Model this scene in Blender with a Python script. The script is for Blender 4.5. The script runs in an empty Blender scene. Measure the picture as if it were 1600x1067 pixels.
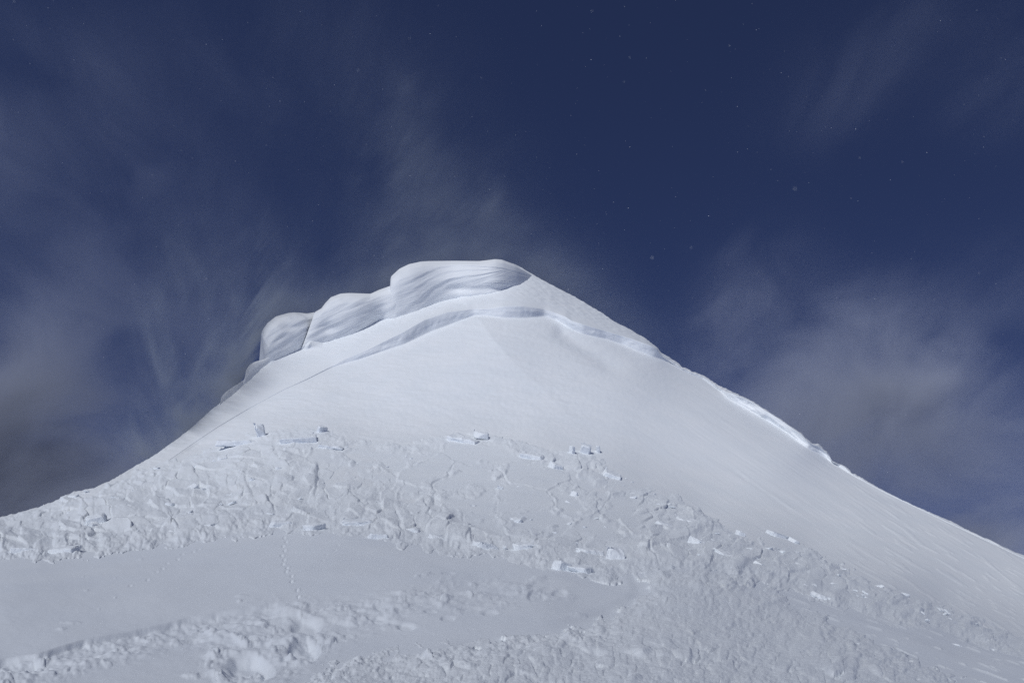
import bpy, bmesh, math, random
import numpy as np
from mathutils import Vector, Matrix, Euler

random.seed(7)
rng = np.random.default_rng(11)
scene = bpy.context.scene
COL = scene.collection

# ------------------------------------------------------------------ camera
F = 1256.0                     # focal length in photograph pixels (1600 wide)
PITCH = math.radians(14.0)
CAM = np.array([0.0, 0.0, 1.7])
SP, CP = math.sin(PITCH), math.cos(PITCH)
cam = bpy.data.cameras.new("camera")
cam.sensor_width = 36.0
cam.lens = 36.0 * F / 1600.0
cam.clip_start = 0.05
cam.clip_end = 20000.0
camo = bpy.data.objects.new("camera", cam)
camo.location = CAM
camo.rotation_euler = (math.pi / 2 + PITCH, 0, 0)
COL.objects.link(camo)
scene.camera = camo


def ray(px, py):
    u = (px - 800.0) / F
    v = (533.5 - py) / F
    y = CP - v * SP
    z = SP + v * CP
    return u / y, z / y        # x and z per metre of forward distance


def P(px, py, Y):
    a, b = ray(px, py)
    return np.stack([a * Y, Y + 0 * a, CAM[2] + b * Y], axis=-1)


# ------------------------------------------------------------------ noise
def _h(ix, iy, seed):
    n = (ix.astype(np.int64) * 374761393 + iy.astype(np.int64) * 668265263 + seed * 974711) & 0xFFFFFFFF
    n = ((n ^ (n >> 13)) * 1274126177) & 0xFFFFFFFF
    n = ((n ^ (n >> 15)) * 2246822519) & 0xFFFFFFFF
    return ((n ^ (n >> 16)) & 0xFFFFFF) / float(0xFFFFFF)


def perlin(x, y, seed=0):
    ix = np.floor(x); iy = np.floor(y)
    fx = x - ix; fy = y - iy
    ux = fx * fx * fx * (fx * (fx * 6 - 15) + 10)
    uy = fy * fy * fy * (fy * (fy * 6 - 15) + 10)
    def g(dx, dy):
        a = _h(ix + dx, iy + dy, seed) * 2 * math.pi
        return np.cos(a) * (fx - dx) + np.sin(a) * (fy - dy)
    n00, n10, n01, n11 = g(0, 0), g(1, 0), g(0, 1), g(1, 1)
    return (n00 * (1 - ux) + n10 * ux) * (1 - uy) + (n01 * (1 - ux) + n11 * ux) * uy


def fbm(x, y, octv=4, seed=0, gain=0.5):
    s = 0; a = 1.0
    for i in range(octv):
        s = s + a * perlin(x, y, seed + i * 17)
        x = x * 2.03 + 3.1; y = y * 2.03 - 1.7
        a *= gain
    return s


def worley(x, y, seed=0):
    """nearest cell: f1, f2, two random numbers of the cell, offset to its centre"""
    ix = np.floor(x); iy = np.floor(y)
    f1 = np.full(x.shape, 9.0); f2 = np.full(x.shape, 9.0)
    r1 = np.zeros(x.shape); r2 = np.zeros(x.shape); r3 = np.zeros(x.shape)
    ox = np.zeros(x.shape); oy = np.zeros(x.shape)
    for dx in (-1, 0, 1):
        for dy in (-1, 0, 1):
            cx = ix + dx; cy = iy + dy
            qx = cx + 0.1 + 0.8 * _h(cx, cy, seed) - x
            qy = cy + 0.1 + 0.8 * _h(cx, cy, seed + 1) - y
            d = np.sqrt(qx * qx + qy * qy)
            near = d < f1
            f2 = np.where(near, f1, np.minimum(f2, d))
            r1 = np.where(near, _h(cx, cy, seed + 2), r1)
            r2 = np.where(near, _h(cx, cy, seed + 3), r2)
            r3 = np.where(near, _h(cx, cy, seed + 4), r3)
            ox = np.where(near, -qx, ox); oy = np.where(near, -qy, oy)
            f1 = np.where(near, d, f1)
    return f1, f2, r1, r2, r3, ox, oy


def sst(a, b, x):
    t = np.clip((x - a) / (b - a), 0, 1)
    return t * t * (3 - 2 * t)


def line(pts):
    xs = np.array([p[0] for p in pts], float); ys = np.array([p[1] for p in pts], float)
    return lambda px: np.interp(px, xs, ys)


def smooth_line(pts, r=6.0):
    f = line(pts)
    def g(px):
        px = np.asarray(px, float)
        return sum(f(px + k * r) * w for k, w in ((-1, .15), (-.5, .2), (0, .3), (.5, .2), (1, .15)))
    return g


def polydist(px, py, pts):
    """distance to a polyline; side > 0 below it in the picture; and how far along (0-1)"""
    best = np.full(px.shape, 1e9); side = np.zeros(px.shape); al = np.zeros(px.shape)
    n = len(pts) - 1
    for i in range(n):
        ax, ay = pts[i]; bx, by = pts[i + 1]
        dx, dy = bx - ax, by - ay
        L = dx * dx + dy * dy
        t = np.clip(((px - ax) * dx + (py - ay) * dy) / L, 0, 1)
        qx = px - ax - t * dx; qy = py - ay - t * dy
        d = np.sqrt(qx * qx + qy * qy)
        c = dx * qy - dy * qx
        m = d < best
        best = np.where(m, d, best); side = np.where(m, np.sign(c), side); al = np.where(m, (i + t) / n, al)
    return best, side, al


def insidedist(px, py, poly):
    """signed distance to a polygon, positive inside"""
    d, _, _ = polydist(px, py, list(poly) + [poly[0]])
    ins = np.zeros(px.shape, bool)
    n = len(poly)
    for i in range(n):
        x1, y1 = poly[i]; x2, y2 = poly[(i + 1) % n]
        if y1 == y2:
            continue
        c = ((y1 > py) != (y2 > py)) & (px < (x2 - x1) * (py - y1) / (y2 - y1) + x1)
        ins ^= c
    return np.where(ins, d, -d)


# ------------------------------------------------------------------ the lie of the land
SIL = [(-700, 1010), (-300, 890), (0, 808), (60, 792), (100, 778), (116, 769), (148, 764), (176, 750), (208, 730), (240, 712), (280, 682),
       (332, 640), (345, 629), (362, 611), (382, 596), (398, 580), (412, 566), (420, 557), (450, 543), (480, 525), (495, 503), (510, 511), (540, 507),
       (570, 499), (600, 483), (630, 478), (660, 470), (700, 456), (740, 448), (775, 434), (790, 421), (797, 411), (805, 413.6), (834, 430), (850, 439.6), (868, 449),
       (900, 465), (939, 488.4), (960, 502.5), (981, 512.8), (1009, 528.7), (1027, 543), (1033, 551), (1046, 558.7), (1062, 568), (1065, 573),
       (1074, 575.6), (1080, 580), (1100, 586.8), (1125, 603.4), (1155, 616.6), (1172, 624), (1215, 651), (1254, 678.4), (1257, 683),
       (1269, 693.4), (1279, 694.4), (1294, 707.5), (1299, 719.7), (1309, 724.4), (1320, 727), (1330, 737.5), (1380, 764.7), (1398, 773.7),
       (1423, 787), (1481, 812), (1533, 839.6), (1600, 868), (1800, 950), (2300, 1150)]
SILF = line(SIL)
CROWN_BASE = [(-700, 1030), (-300, 908), (0, 826), (100, 796), (225, 746), (300, 694), (340, 667.5), (386, 640), (409, 627.5), (442, 609.7), (480, 592.8), (517.5, 574), (557, 562.8),
              (592, 550.6), (630, 538.4), (671, 519), (707, 505.4), (739.5, 493), (760, 493), (785, 496.4), (811, 497), (834, 495.6), (851, 494), (870, 500.6),
              (884, 509), (890, 513), (909, 521), (930, 526), (945, 528.7), (971, 537), (1001, 550), (1020, 557.8), (1033, 561), (1046, 566), (1065, 577), (1080, 584),
              (1100, 592), (1125, 610), (1142, 625), (1162, 636), (1200, 657), (1230, 675.6), (1260, 699), (1282, 709), (1299, 721.5), (1309, 727.5), (1320, 734),
              (1330, 741), (1380, 768), (1481, 816), (1600, 872), (1800, 954), (2300, 1154)]
CROWN_TOP = [(-700, 1029), (-300, 907), (0, 825), (100, 795), (225, 745), (300, 692.8), (340, 666), (386, 638.5), (409, 626), (442, 608.2), (480, 591), (517.5, 572), (542, 560), (574, 546.9),
             (611, 528), (630, 518.8), (661, 500.5), (697, 488), (733, 484), (765, 482.6), (785, 478.6), (817, 478.6), (840, 481.9), (859, 485.6),
             (886, 496), (891, 500.6), (911, 507), (934, 513.7), (962, 522), (990, 530.6), (1014, 539), (1027, 545.5), (1033, 556), (1046, 565.5), (1065, 576.5), (1080, 583.5),
             (1100, 591.5), (1125, 609), (1145, 615), (1157, 620), (1172, 626), (1215, 653), (1254, 680), (1257, 685), (1269, 695), (1279, 696.5), (1294, 709.5), (1299, 720.7), (1309, 725.5), (1320, 728.5),
             (1330, 740), (1380, 767), (1481, 815), (1600, 871), (1800, 953), (2300, 1153)]
CBF, CTF = smooth_line(CROWN_BASE, 4), smooth_line(CROWN_TOP, 4)
FIELD_EDGE = [(-700, 1030), (-300, 925), (-60, 872), (0, 868), (130, 860), (250, 849), (340, 838), (430, 824), (520, 830), (600, 838), (690, 856), (780, 862), (830, 876),
              (960, 892), (1060, 880), (1130, 882), (1200, 905), (1350, 952), (1450, 975), (1600, 1022), (1800, 1085), (2300, 1240)]
FEF = smooth_line(FIELD_EDGE, 20)

# forward distance in metres at points of the view of the slope: a smooth surface is fitted through them
CTRL = [
    # crest and flanks
    (-700, 1010, 34), (-300, 890, 40), (0, 808, 47), (116, 768, 57), (208, 730, 67), (280, 682, 77), (345, 628, 87), (412, 566, 95),
    (495, 520, 100), (600, 483, 105), (700, 456, 109), (797, 411, 113), (900, 465, 110), (981, 512, 107), (1046, 559, 104), (1125, 603, 100),
    (1215, 651, 95), (1299, 720, 89), (1380, 765, 83), (1481, 812, 76), (1600, 868, 68), (1800, 950, 58), (2300, 1150, 45),
    # upper bed surface
    (300, 694, 77), (386, 640, 85), (517, 574, 91.5), (630, 530, 94.5), (740, 490, 97.5), (850, 494, 98.5), (945, 528, 98), (1033, 561, 98),
    (1142, 630, 93), (1260, 705, 86),
    (500, 620, 82), (620, 600, 83), (740, 580, 84), (860, 580, 86), (980, 610, 86), (1100, 670, 83), (1220, 740, 77), (1340, 800, 71), (1480, 855, 64), (1600, 905, 58),
    # top of the debris
    (300, 708, 70), (420, 678, 71), (560, 682, 71.5), (740, 685, 71.5), (900, 708, 70), (1000, 752, 66), (1100, 800, 60), (1260, 862, 52), (1480, 945, 42), (1600, 985, 38),
    # toe of the debris
    (-300, 925, 24), (0, 872, 29), (130, 864, 30), (250, 852, 31.5), (430, 828, 34), (600, 842, 32), (690, 858, 31), (830, 880, 28.5), (960, 896, 27.5), (1060, 880, 31),
    (1200, 908, 31), (1350, 955, 28), (1450, 980, 26.5), (1600, 1025, 24), (1800, 1090, 21), (2300, 1240, 15),
    (200, 790, 45), (400, 750, 52), (600, 760, 51), (800, 780, 49), (950, 820, 43),
    # snowfield in front
    (-300, 1000, 15), (0, 940, 18), (250, 920, 20), (450, 905, 21.5), (650, 920, 19.5), (850, 945, 18), (1050, 970, 17), (1300, 1010, 17.5), (1600, 1067, 18.5),
    (-300, 1067, 12), (0, 1030, 12.6), (300, 1000, 14), (600, 1000, 13.6), (900, 1015, 13.4), (1200, 1045, 14.0), (1400, 1067, 15),
    (0, 1075, 9.9), (400, 1067, 9.9), (800, 1075, 10), (1200, 1100, 10.8), (1600, 1140, 13),
    (-700, 1300, 5.6), (0, 1300, 5.4), (800, 1300, 5.4), (1600, 1300, 6.4), (2300, 1500, 6.0),
    (-700, 1800, 2.85), (0, 1800, 2.8), (800, 1800, 2.8), (1600, 1800, 3.0), (2300, 1900, 2.9),
    (-700, 2600, 1.72), (800, 2600, 1.7), (2300, 2600, 1.75),
]
_c = np.array(CTRL, float)
_n = len(_c)


def _k(d2):
    return np.where(d2 > 0, d2 * np.log(np.maximum(d2, 1e-12)), 0.0)


def _wy(py):
    # rows crowd towards the horizon: work in a stretched vertical coordinate
    return np.where(py < 1067, py, 1067 + 330 * np.log1p((py - 1067) / 330))


_X = np.stack([_c[:, 0], 1.6 * _wy(_c[:, 1])], 1) / 500.0
_A = np.zeros((_n + 3, _n + 3))
_d2 = ((_X[:, None, :] - _X[None]) ** 2).sum(-1)
_A[:_n, :_n] = _k(_d2) + np.eye(_n) * 0.012
_A[:_n, _n] = 1; _A[:_n, _n + 1:] = _X
_A[_n:, :_n] = _A[:_n, _n:].T
_w = np.linalg.solve(_A, np.concatenate([np.log(_c[:, 2]), np.zeros(3)]))


def SY(px, py):
    """forward distance of the bare snow surface"""
    px = np.asarray(px, float); py = np.asarray(py, float)
    sh = np.broadcast(px, py).shape
    a = np.broadcast_to(px, sh).ravel() / 500.0
    b = 1.6 * _wy(np.broadcast_to(py, sh).ravel()) / 500.0
    out = np.empty(a.shape)
    for i in range(0, a.size, 40000):
        s = slice(i, i + 40000)
        d2 = (a[s, None] - _X[None, :, 0]) ** 2 + (b[s, None] - _X[None, :, 1]) ** 2
        out[s] = _k(d2) @ _w[:_n] + _w[_n] + a[s] * _w[_n + 1] + b[s] * _w[_n + 2]
    return np.exp(out).reshape(sh)


def normals(V):
    """unit normals of a grid of points (rows go up the slope, columns to the right)"""
    du = np.gradient(V, axis=1); dv = np.gradient(V, axis=0)
    n = np.cross(du, dv)
    n /= np.maximum(np.linalg.norm(n, axis=-1, keepdims=True), 1e-12)
    return n


def grid_mesh(name, V, mat, keep=None, smooth=True):
    R, C = V.shape[:2]
    idx = np.arange(R * C).reshape(R, C)
    q = np.stack([idx[:-1, :-1], idx[:-1, 1:], idx[1:, 1:], idx[1:, :-1]], -1).reshape(-1, 4)
    verts = V.reshape(-1, 3)
    if keep is not None:
        k = keep.reshape(-1)
        q = q[k[q].all(1)]
        used = np.zeros(R * C, bool); used[q.ravel()] = True
        remap = np.cumsum(used) - 1
        q = remap[q]; verts = verts[used]
    me = bpy.data.meshes.new(name)
    me.vertices.add(len(verts)); me.vertices.foreach_set("co", verts.astype(np.float32).ravel())
    me.loops.add(q.size); me.loops.foreach_set("vertex_index", q.astype(np.int32).ravel())
    me.polygons.add(len(q))
    me.polygons.foreach_set("loop_start", np.arange(0, q.size, 4, dtype=np.int32))
    me.polygons.foreach_set("use_smooth", np.full(len(q), smooth))
    me.update(calc_edges=True)
    me.materials.append(mat)
    o = bpy.data.objects.new(name, me)
    COL.objects.link(o)
    return o


# ------------------------------------------------------------------ materials
def nodes_of(m):
    nt = m.node_tree
    for n in list(nt.nodes):
        nt.nodes.remove(n)
    return nt, nt.nodes, nt.links


def snow_material(name, col, col2, fine=0.02, fine_d=0.5, coarse=0.25, coarse_d=0.4):
    m = bpy.data.materials.new(name); m.use_nodes = True
    nt, N, L = nodes_of(m)
    out = N.new("ShaderNodeOutputMaterial"); b = N.new("ShaderNodeBsdfPrincipled")
    L.new(b.outputs[0], out.inputs[0])
    tc = N.new("ShaderNodeNewGeometry")
    n1 = N.new("ShaderNodeTexNoise"); n1.inputs["Scale"].default_value = 0.35; n1.inputs["Detail"].default_value = 5
    L.new(tc.outputs["Position"], n1.inputs["Vector"])
    mr = N.new("ShaderNodeMapRange"); mr.inputs[1].default_value = .35; mr.inputs[2].default_value = .65
    L.new(n1.outputs[0], mr.inputs[0])
    mx = N.new("ShaderNodeMix"); mx.data_type = 'RGBA'
    mx.inputs[6].default_value = (*col, 1); mx.inputs[7].default_value = (*col2, 1)
    L.new(mr.outputs[0], mx.inputs[0]); L.new(mx.outputs[2], b.inputs["Base Color"])
    b.inputs["Roughness"].default_value = 0.62
    b.inputs["Specular IOR Level"].default_value = 0.25
    n2 = N.new("ShaderNodeTexNoise"); n2.inputs["Scale"].default_value = 1 / coarse; n2.inputs["Detail"].default_value = 6
    n2.inputs["Roughness"].default_value = 0.6
    n3 = N.new("ShaderNodeTexNoise"); n3.inputs["Scale"].default_value = 1 / fine; n3.inputs["Detail"].default_value = 3
    L.new(tc.outputs["Position"], n2.inputs["Vector"]); L.new(tc.outputs["Position"], n3.inputs["Vector"])
    b1 = N.new("ShaderNodeBump"); b1.inputs["Strength"].default_value = coarse_d; b1.inputs["Distance"].default_value = coarse * 0.3
    b2 = N.new("ShaderNodeBump"); b2.inputs["Strength"].default_value = fine_d; b2.inputs["Distance"].default_value = fine * 0.3
    L.new(n2.outputs[0], b1.inputs["Height"]); L.new(n3.outputs[0], b2.inputs["Height"])
    L.new(b1.outputs[0], b2.inputs["Normal"]); L.new(b2.outputs[0], b.inputs["Normal"])
    return m


M_SLOPE = snow_material("wind_packed_snow", (.80, .83, .86), (.83, .852, .875), 0.03, .3, 0.35, .22)
M_FIELD = snow_material("soft_snow", (.785, .822, .868), (.805, .838, .876), 0.02, .5, 0.12, .25)
M_DEBRIS = snow_material("broken_snow", (.795, .83, .868), (.825, .856, .885), 0.05, .45, 0.22, .5)
M_CORNICE = snow_material("cornice_snow", (.825, .845, .862), (.845, .862, .875), 0.05, .2, 0.6, .12)


def tag(o, label=None, cat=None, group=None, kind=None):
    if label: o["label"] = label
    if cat: o["category"] = cat
    if group: o["group"] = group
    if kind: o["kind"] = kind
    return o


# ------------------------------------------------------------------ relief of the smooth snow
FOLD = [(740, 492), (752, 506), (775, 540), (805, 572), (850, 612), (905, 665), (960, 715)]
STREAK = [(1130, 716), (1165, 742), (1200, 768), (1250, 803), (1300, 835), (1380, 880)]


def slope_relief(px, py, Y):
    m = Y / F                                   # metres per photograph pixel
    r = np.zeros(px.shape)
    # wind ripples: level on the face, running down to the right on the right flank
    right = sst(820, 1250, px + 0.6 * (py - 600))
    def rip(ang, la, lc, seed):
        c, s = math.cos(ang), math.sin(ang)
        u = (px * c + py * s) / la; v = (-px * s + py * c) / lc
        return fbm(u, v, 3, seed)
    r += (1 - right) * (0.6 * rip(.04, 34, 3.6, 3) * m + .45 * rip(.1, 9, 3, 8) * m + 0.7 * rip(.2, 90, 13, 4) * m)
    st = rip(.58, 95, 3.4, 5) + .35 * rip(.55, 22, 2.4, 9)
    wv = .35 + .9 * sst(-.2, .35, fbm(px / 110, py / 70, 2, 33))
    r += right * (0.30 * wv * st * m + 0.45 * rip(.56, 150, 13, 6) * m)
    # raised wind-packed plates low on the right flank
    pl = rip(.56, 60, 7, 31)
    pm = sst(1250, 1420, px) * sst(0.16, 0.34, pl)
    r += 0.04 * pm
    # broad swells
    r += 0.22 * fbm(px / 210.0, py / 120.0, 2, 12) * sst(560, 640, py)
    # crease of the spur
    d, s, al = polydist(px, py, FOLD)
    sd = d * s
    fade = (1 - sst(.3, .95, al))
    r += fade * 0.32 * np.exp(-np.maximum(-sd, 0) / 60.0) * np.where(sd < 0, np.exp(-np.maximum(sd, 0) / 14), np.exp(-np.abs(sd) / 26.0))
    # groove below the right hand wall
    d, s, al = polydist(px, py, [(880, 520), (915, 545), (950, 566), (990, 580)])
    r -= 0.35 * np.exp(-(d / 13.0) ** 2) * (1 - sst(.6, 1, al))
    # runnel on the right flank
    d, s, al = polydist(px, py, STREAK)
    r += (0.035 * np.exp(-(d / 2.5) ** 2) - 0.035 * np.exp(-((d * s - 4) / 4.0) ** 2)) * sst(0, .2, al) * (1 - sst(.5, 1, al)) * (.4 + fbm(px / 30, py / 30, 2, 21))
    # snow balls gathering below the slope
    return r


TRENCH = [(-260, 1075), (-100, 1046), (0, 1032), (60, 1022), (130, 1001), (200, 985), (270, 970), (350, 955), (400, 948), (445, 938)]
CREASE = [(690, 1002), (760, 993), (830, 980), (880, 970), (940, 950), (980, 932), (991, 918), (978, 892)]
HOLES = [(478, 976, 26, 12, .26), (476, 1014, 27, 19, .34), (388, 1046, 46, 24, .36), (636, 978, 17, 6, .14), (700, 966, 13, 4.5, .11),
         (592, 967, 13, 5, .1), (738, 951, 20, 4, .1), (765, 958, 14, 4, .1), (672, 955, 12, 3, .07), (838, 932, 16, 9, .2), (875, 925, 14, 7, .16),
         (700, 896, 12, 3, .08), (300, 1002, 20, 6, .08), (150, 1024, 26, 6, .1), (60, 1040, 30, 7, .1)]
TRACK = [(446, 838), (445.5, 845), (444, 852), (443, 859), (442, 867), (442.5, 874), (444, 881), (447, 888), (449, 894), (454, 901), (457, 909), (463, 922), (468, 932)]
TRACK2 = [(312, 858), (300, 862), (286, 866), (276, 874), (263, 880), (252, 889), (246, 894), (229, 906), (205, 916)]
TRACK3 = [(530, 853), (522, 860), (512, 866), (503, 876)]
LUMPS = [(220, 874, 4, 1.8, .06), (135, 924, 5, 1.6, .05), (180, 934, 3, 1.5, .05), (155, 951, 3, 1.4, .04), (112, 971, 20, 3.2, .06), (96, 981, 10, 3, .05),
         (376, 932, 14, 2.4, .07), (375, 940, 5, 3, .08), (664, 897, 14, 4, .1), (652, 900, 6, 3, .08), (545, 970, 14, 4, .08), (580, 940, 24, 7, .12),
         (610, 935, 18, 6, .12), (400, 968, 20, 6, .12), (470, 945, 18, 7, .12), (520, 952, 24, 6, .1), (575, 953, 30, 6, .12), (640, 925, 34, 8, .16),
         (690, 935, 26, 6, .12), (40, 874, 4, 1.5, .05), (180, 905, 3, 1.3, .04), (130, 902, 2.5, 1.2, .04), (470, 1002, 18, 4, .1), (520, 1000, 10, 5, .1),
         (330, 990, 24, 6, .1), (240, 1003, 30, 6, .09), (300, 1056, 20, 6, .09), (740, 912, 10, 3, .07), (840, 905, 18, 5, .12), (905, 960, 16, 4, .08)]


def field_relief(px, py, Y):
    m = Y / F
    p = P(px, py, Y)
    X, W = p[..., 0], p[..., 1]
    r = 0.08 * fbm(X / 5.0, W / 9.0, 3, 41)
    X = (px - 800) * 14.0 / F; V = -py * 14.0 / F
    r = r + 0.006 * fbm(X / .5, V / .2, 3, 42)
    # streaks in the hollow on the right
    right = sst(1120, 1260, px)
    c, s = math.cos(.38), math.sin(.38)
    u = (px * c + py * s); v = (-px * s + py * c)
    q = fbm(u / 50, v / 3.6, 3, 47)
    r += right * (0.25 * q * m + 0.035 * sst(.33, .5, q))
    # old ski track: a step with crumbled snow below it
    d, s, al = polydist(px, py, TRENCH)
    wob = 2.0 * fbm(px / 80.0, py / 60.0, 3, 44)
    sd = d * s + wob
    r += -0.085 * sst(-1.2, 1.6, sd) * (1 - sst(7, 34, sd)) * (1 - sst(.93, 1, al))
    near = sst(-2, 4, sd) * (1 - sst(25, 60, sd)) * (1 - sst(.95, 1, al))
    r += near * (0.075 * np.maximum(fbm(X / .6, V / .16, 3, 45), -.15) + .022 * fbm(X / .16, V / .07, 2, 46))
    # trodden zone in the middle
    tz = sst(-12, 25, insidedist(px, py, [(300, 1000), (400, 945), (470, 935), (560, 930), (640, 915), (720, 900), (860, 900), (900, 930), (760, 960), (640, 965), (540, 1000), (450, 1075), (330, 1075)]) + 16 * fbm(px / 40, py / 25, 3, 48))
    r += tz * (0.12 * np.maximum(fbm(X / .9, V / .22, 4, 49), -.12) + .018 * fbm(X / .2, V / .07, 2, 50))
    def clods(size, seed):
        f1, f2, r1, r2, r3, ox, oy = worley(X / size + .2 * fbm(X / size, V / size, 2, seed + 5), V / (size * .7), seed)
        return size * r1 ** 2 * np.sqrt(np.maximum(0, 1 - (f1 * 1.2) ** 2))
    cl = sst(-.05, .3, fbm(X / .5, V / .25, 3, 52))
    r += np.maximum(tz, .8 * near) * cl * (.30 * clods(.17, 53) + .34 * clods(.085, 54))
    # crease beside the walked groove
    d, s, al = polydist(px, py, CREASE)
    sd = d * s
    r += -0.055 * sst(-7, 9, sd) * (1 - sst(8, 60, sd)) * sst(0, .12, al) * (1 - sst(.96, 1, al))
    # postholes
    for (cx, cy, a, b, dep) in HOLES:
        w = 0.22 * fbm(px / (a * 1.1), py / (b * 1.3), 2, int(cx)); dep = dep * .32
        e = np.sqrt(((px - cx) / a) ** 2 + ((py - cy) / b) ** 2) + w
        r += -dep * (1 - sst(.55, 1.0, e)) + 0.08 * dep * np.exp(-((e - 1.2) / .2) ** 2)
    for T, a, b, dep in ((TRACK, 3.0, 1.9, .085), (TRACK2, 3.6, 1.4, .04), (TRACK3, 3.2, 1.3, .03)):
        for i, (cx, cy) in enumerate(T):
            cx = cx + 1.6 * (1 if i % 2 else -1)
            e = np.sqrt(((px - cx) / a) ** 2 + ((py - cy) / b) ** 2)
            dep2 = dep * .6
            r += -dep2 * (1 - sst(.35, 1.0, e)) + 0.5 * dep2 * np.exp(-(((px - cx - a) / 1.6) ** 2 + ((py - cy + .4) / 1.2) ** 2))
    for (cx, cy, a, b, h) in LUMPS:
        w = 0.5 * fbm(px / (a * .5), py / (b * .7), 3, int(cx + cy))
        e = np.sqrt(((px - cx) / a) ** 2 + ((py - cy) / b) ** 2) + w
        r += .38 * h * (1 - sst(.2, 1.0, e)) * (1 + .5 * w)
    return r


# ------------------------------------------------------------------ snow slope and snowfield
PXS = np.concatenate([np.linspace(-700, -70, 60, endpoint=False), np.arange(-70, 1670, 1.5), np.linspace(1670, 2300, 60)])
NC = len(PXS)
sil, cb, ct, fe = SILF(PXS), CBF(PXS), CTF(PXS), FEF(PXS)
ct = np.where(PXS < 530, np.minimum(ct + .95, cb - .2), ct); ct = np.minimum(ct, cb - 0.3); sil = np.minimum(sil, ct - 1.0)
fe = np.maximum(fe, cb + 8)

# lower part of the mountain: from the edge of the snowfield up to the foot of the fracture wall
t = np.linspace(0, 1, 240)[:, None]
pyA = fe[None] + (cb[None] - fe[None]) * t
pxA = np.broadcast_to(PXS[None], pyA.shape)
YA = SY(pxA, pyA)
VA = P(pxA, pyA, YA)
nA = normals(VA)
VA = VA + nA * (slope_relief(pxA, pyA, YA) * (1 - sst(.97, 1, t)) * sst(0, .06, t))[..., None]

# fracture wall
t = np.linspace(0, 1, 14)[1:, None]
pyB = cb[None] + (ct[None] - cb[None]) * t
pxB = np.broadcast_to(PXS[None], pyB.shape)
Yb = SY(PXS, cb)[None]
thick = (cb - ct)[None] * Yb / F
rough = fbm(pxB / 7.0, t * 2.5 + 0 * pxB, 3, 61) * 0.05 + fbm(pxB / 40.0, t * .7 + 0 * pxB, 2, 62) * 0.16
YB = Yb - thick * ((0.13 + .16 * sst(855, 900, PXS)[None]) * t) + rough * np.minimum(thick, 1.2) * np.sin(np.pi * t) * (1 + 2.5 * sst(1040, 1070, PXS)[None]) + .035 * fbm(pxB / 40.0, t * 6 + 0 * pxB, 2, 63) * np.minimum(thick, 1.2) * np.sin(np.pi * t)
VB = P(pxB, pyB, YB)

# snow above the wall, up to the crest
t = np.linspace(0, 1, 120)[1:, None] ** 1.0
pyC = ct[None] + (sil[None] - ct[None]) * t
pxC = np.broadcast_to(PXS[None], pyC.shape)
Yt = SY(PXS, ct)
dl = (Yt - YB[-1])
dls = dl.copy()
for _ in range(900):
    dls[1:-1] = .25 * dls[:-2] + .5 * dls[1:-1] + .25 * dls[2:]
YC = SY(pxC, pyC) - (dls * (1 - t * .6) + (dl - dls) * np.exp(-t * 5))
# pillar of snow standing up between the two left cornices
tri = np.clip(1 - np.abs(pxC - (497 - (pyC - 505) * .42)) / (4 + np.maximum(pyC - 503, 0) * .5), 0, 1) * (1 - sst(535, 548, pyC))
YC = YC - 2.0 * tri
VC = P(pxC, pyC, YC)
nC = normals(VC)
relC = slope_relief(pxC, pyC, YC) * 1.0
ridge_t = sst(760, 840, PXS)[None] * (1 - sst(1010, 1035, PXS))[None]
relC = relC + ridge_t * 0.045 * fbm((pxC + pyC) / 30.0, (pyC - .62 * pxC) / 5.0, 3, 64)
jag = sst(1035, 1050, PXS) * (1 - sst(1340, 1400, PXS))
relC = relC + (jag[None] * 0.10) * fbm(pxC / 5.0, pyC / 5.0, 3, 65)
VC = VC + nC * (relC * np.minimum(1, 3 * t))[..., None]
VC[..., 2] += (0.05 * fbm(pxC / 7.0, pyC / 7.0, 3, 66) + 0.08 * fbm(pxC / 3.0, pyC / 4.0, 2, 67) * sst(.1, .3, fbm(pxC / 40., pxC * 0, 2, 68))) * sst(.6, 1, t) * (1 - sst(400, 440, PXS) * (1 - sst(800, 830, PXS)))

# far side, falling away behind the crest
back = []
top = VC[-1]
drop = [(.25, .03), (.8, .3), (2.2, 1.6), (6, 6), (16, 18), (45, 48), (110, 100), (260, 170)]
for dy, dz in drop:
    b = top.copy(); k = (top[:, 1] + dy) / top[:, 1]
    b[:, 0] *= k; b[:, 1] += dy; b[:, 2] -= dz
    back.append(b)
VD = np.stack(back)
mountain = grid_mesh("snow_slope", np.concatenate([VA, VB, VC, VD]), M_SLOPE)
tag(mountain, kind="structure")

# snowfield in front of it, running on behind the camera
t1 = np.linspace(0, 1, 225)[:, None]
pyE0 = np.maximum(1105, fe + 30)[None]
pyE = pyE0 + (fe[None] - pyE0) * t1
k = np.linspace(0, 1, 50)[:-1, None]
pyF = pyE[:1] + (2600 - pyE[:1]) * ((1 - k) ** 2.2)
pyG = np.concatenate([pyF, pyE])
pxG = np.broadcast_to(PXS[None], pyG.shape)
YG = SY(pxG, pyG)
VG = P(pxG, pyG, YG)
nG = normals(VG)
VG = VG + nG * (field_relief(pxG, pyG, YG) * sst(1.5, 4, YG) * sst(0, 14, pyG - fe[None]))[..., None]
beh = []
for yy in (-400, -120, -40, -12, -4, -1, 0.6):
    b = VG[0].copy(); b[:, 0] = (PXS - 800) / 1500 * (2.2 + abs(yy - 1.7) * 1.6); b[:, 1] = yy; b[:, 2] = np.mean(VG[0][:, 2]) - max(0, -yy) * .12
    beh.append(b)
field = grid_mesh("snow_field", np.concatenate([np.stack(beh), VG]), M_FIELD)
tag(field, kind="structure")

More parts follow.
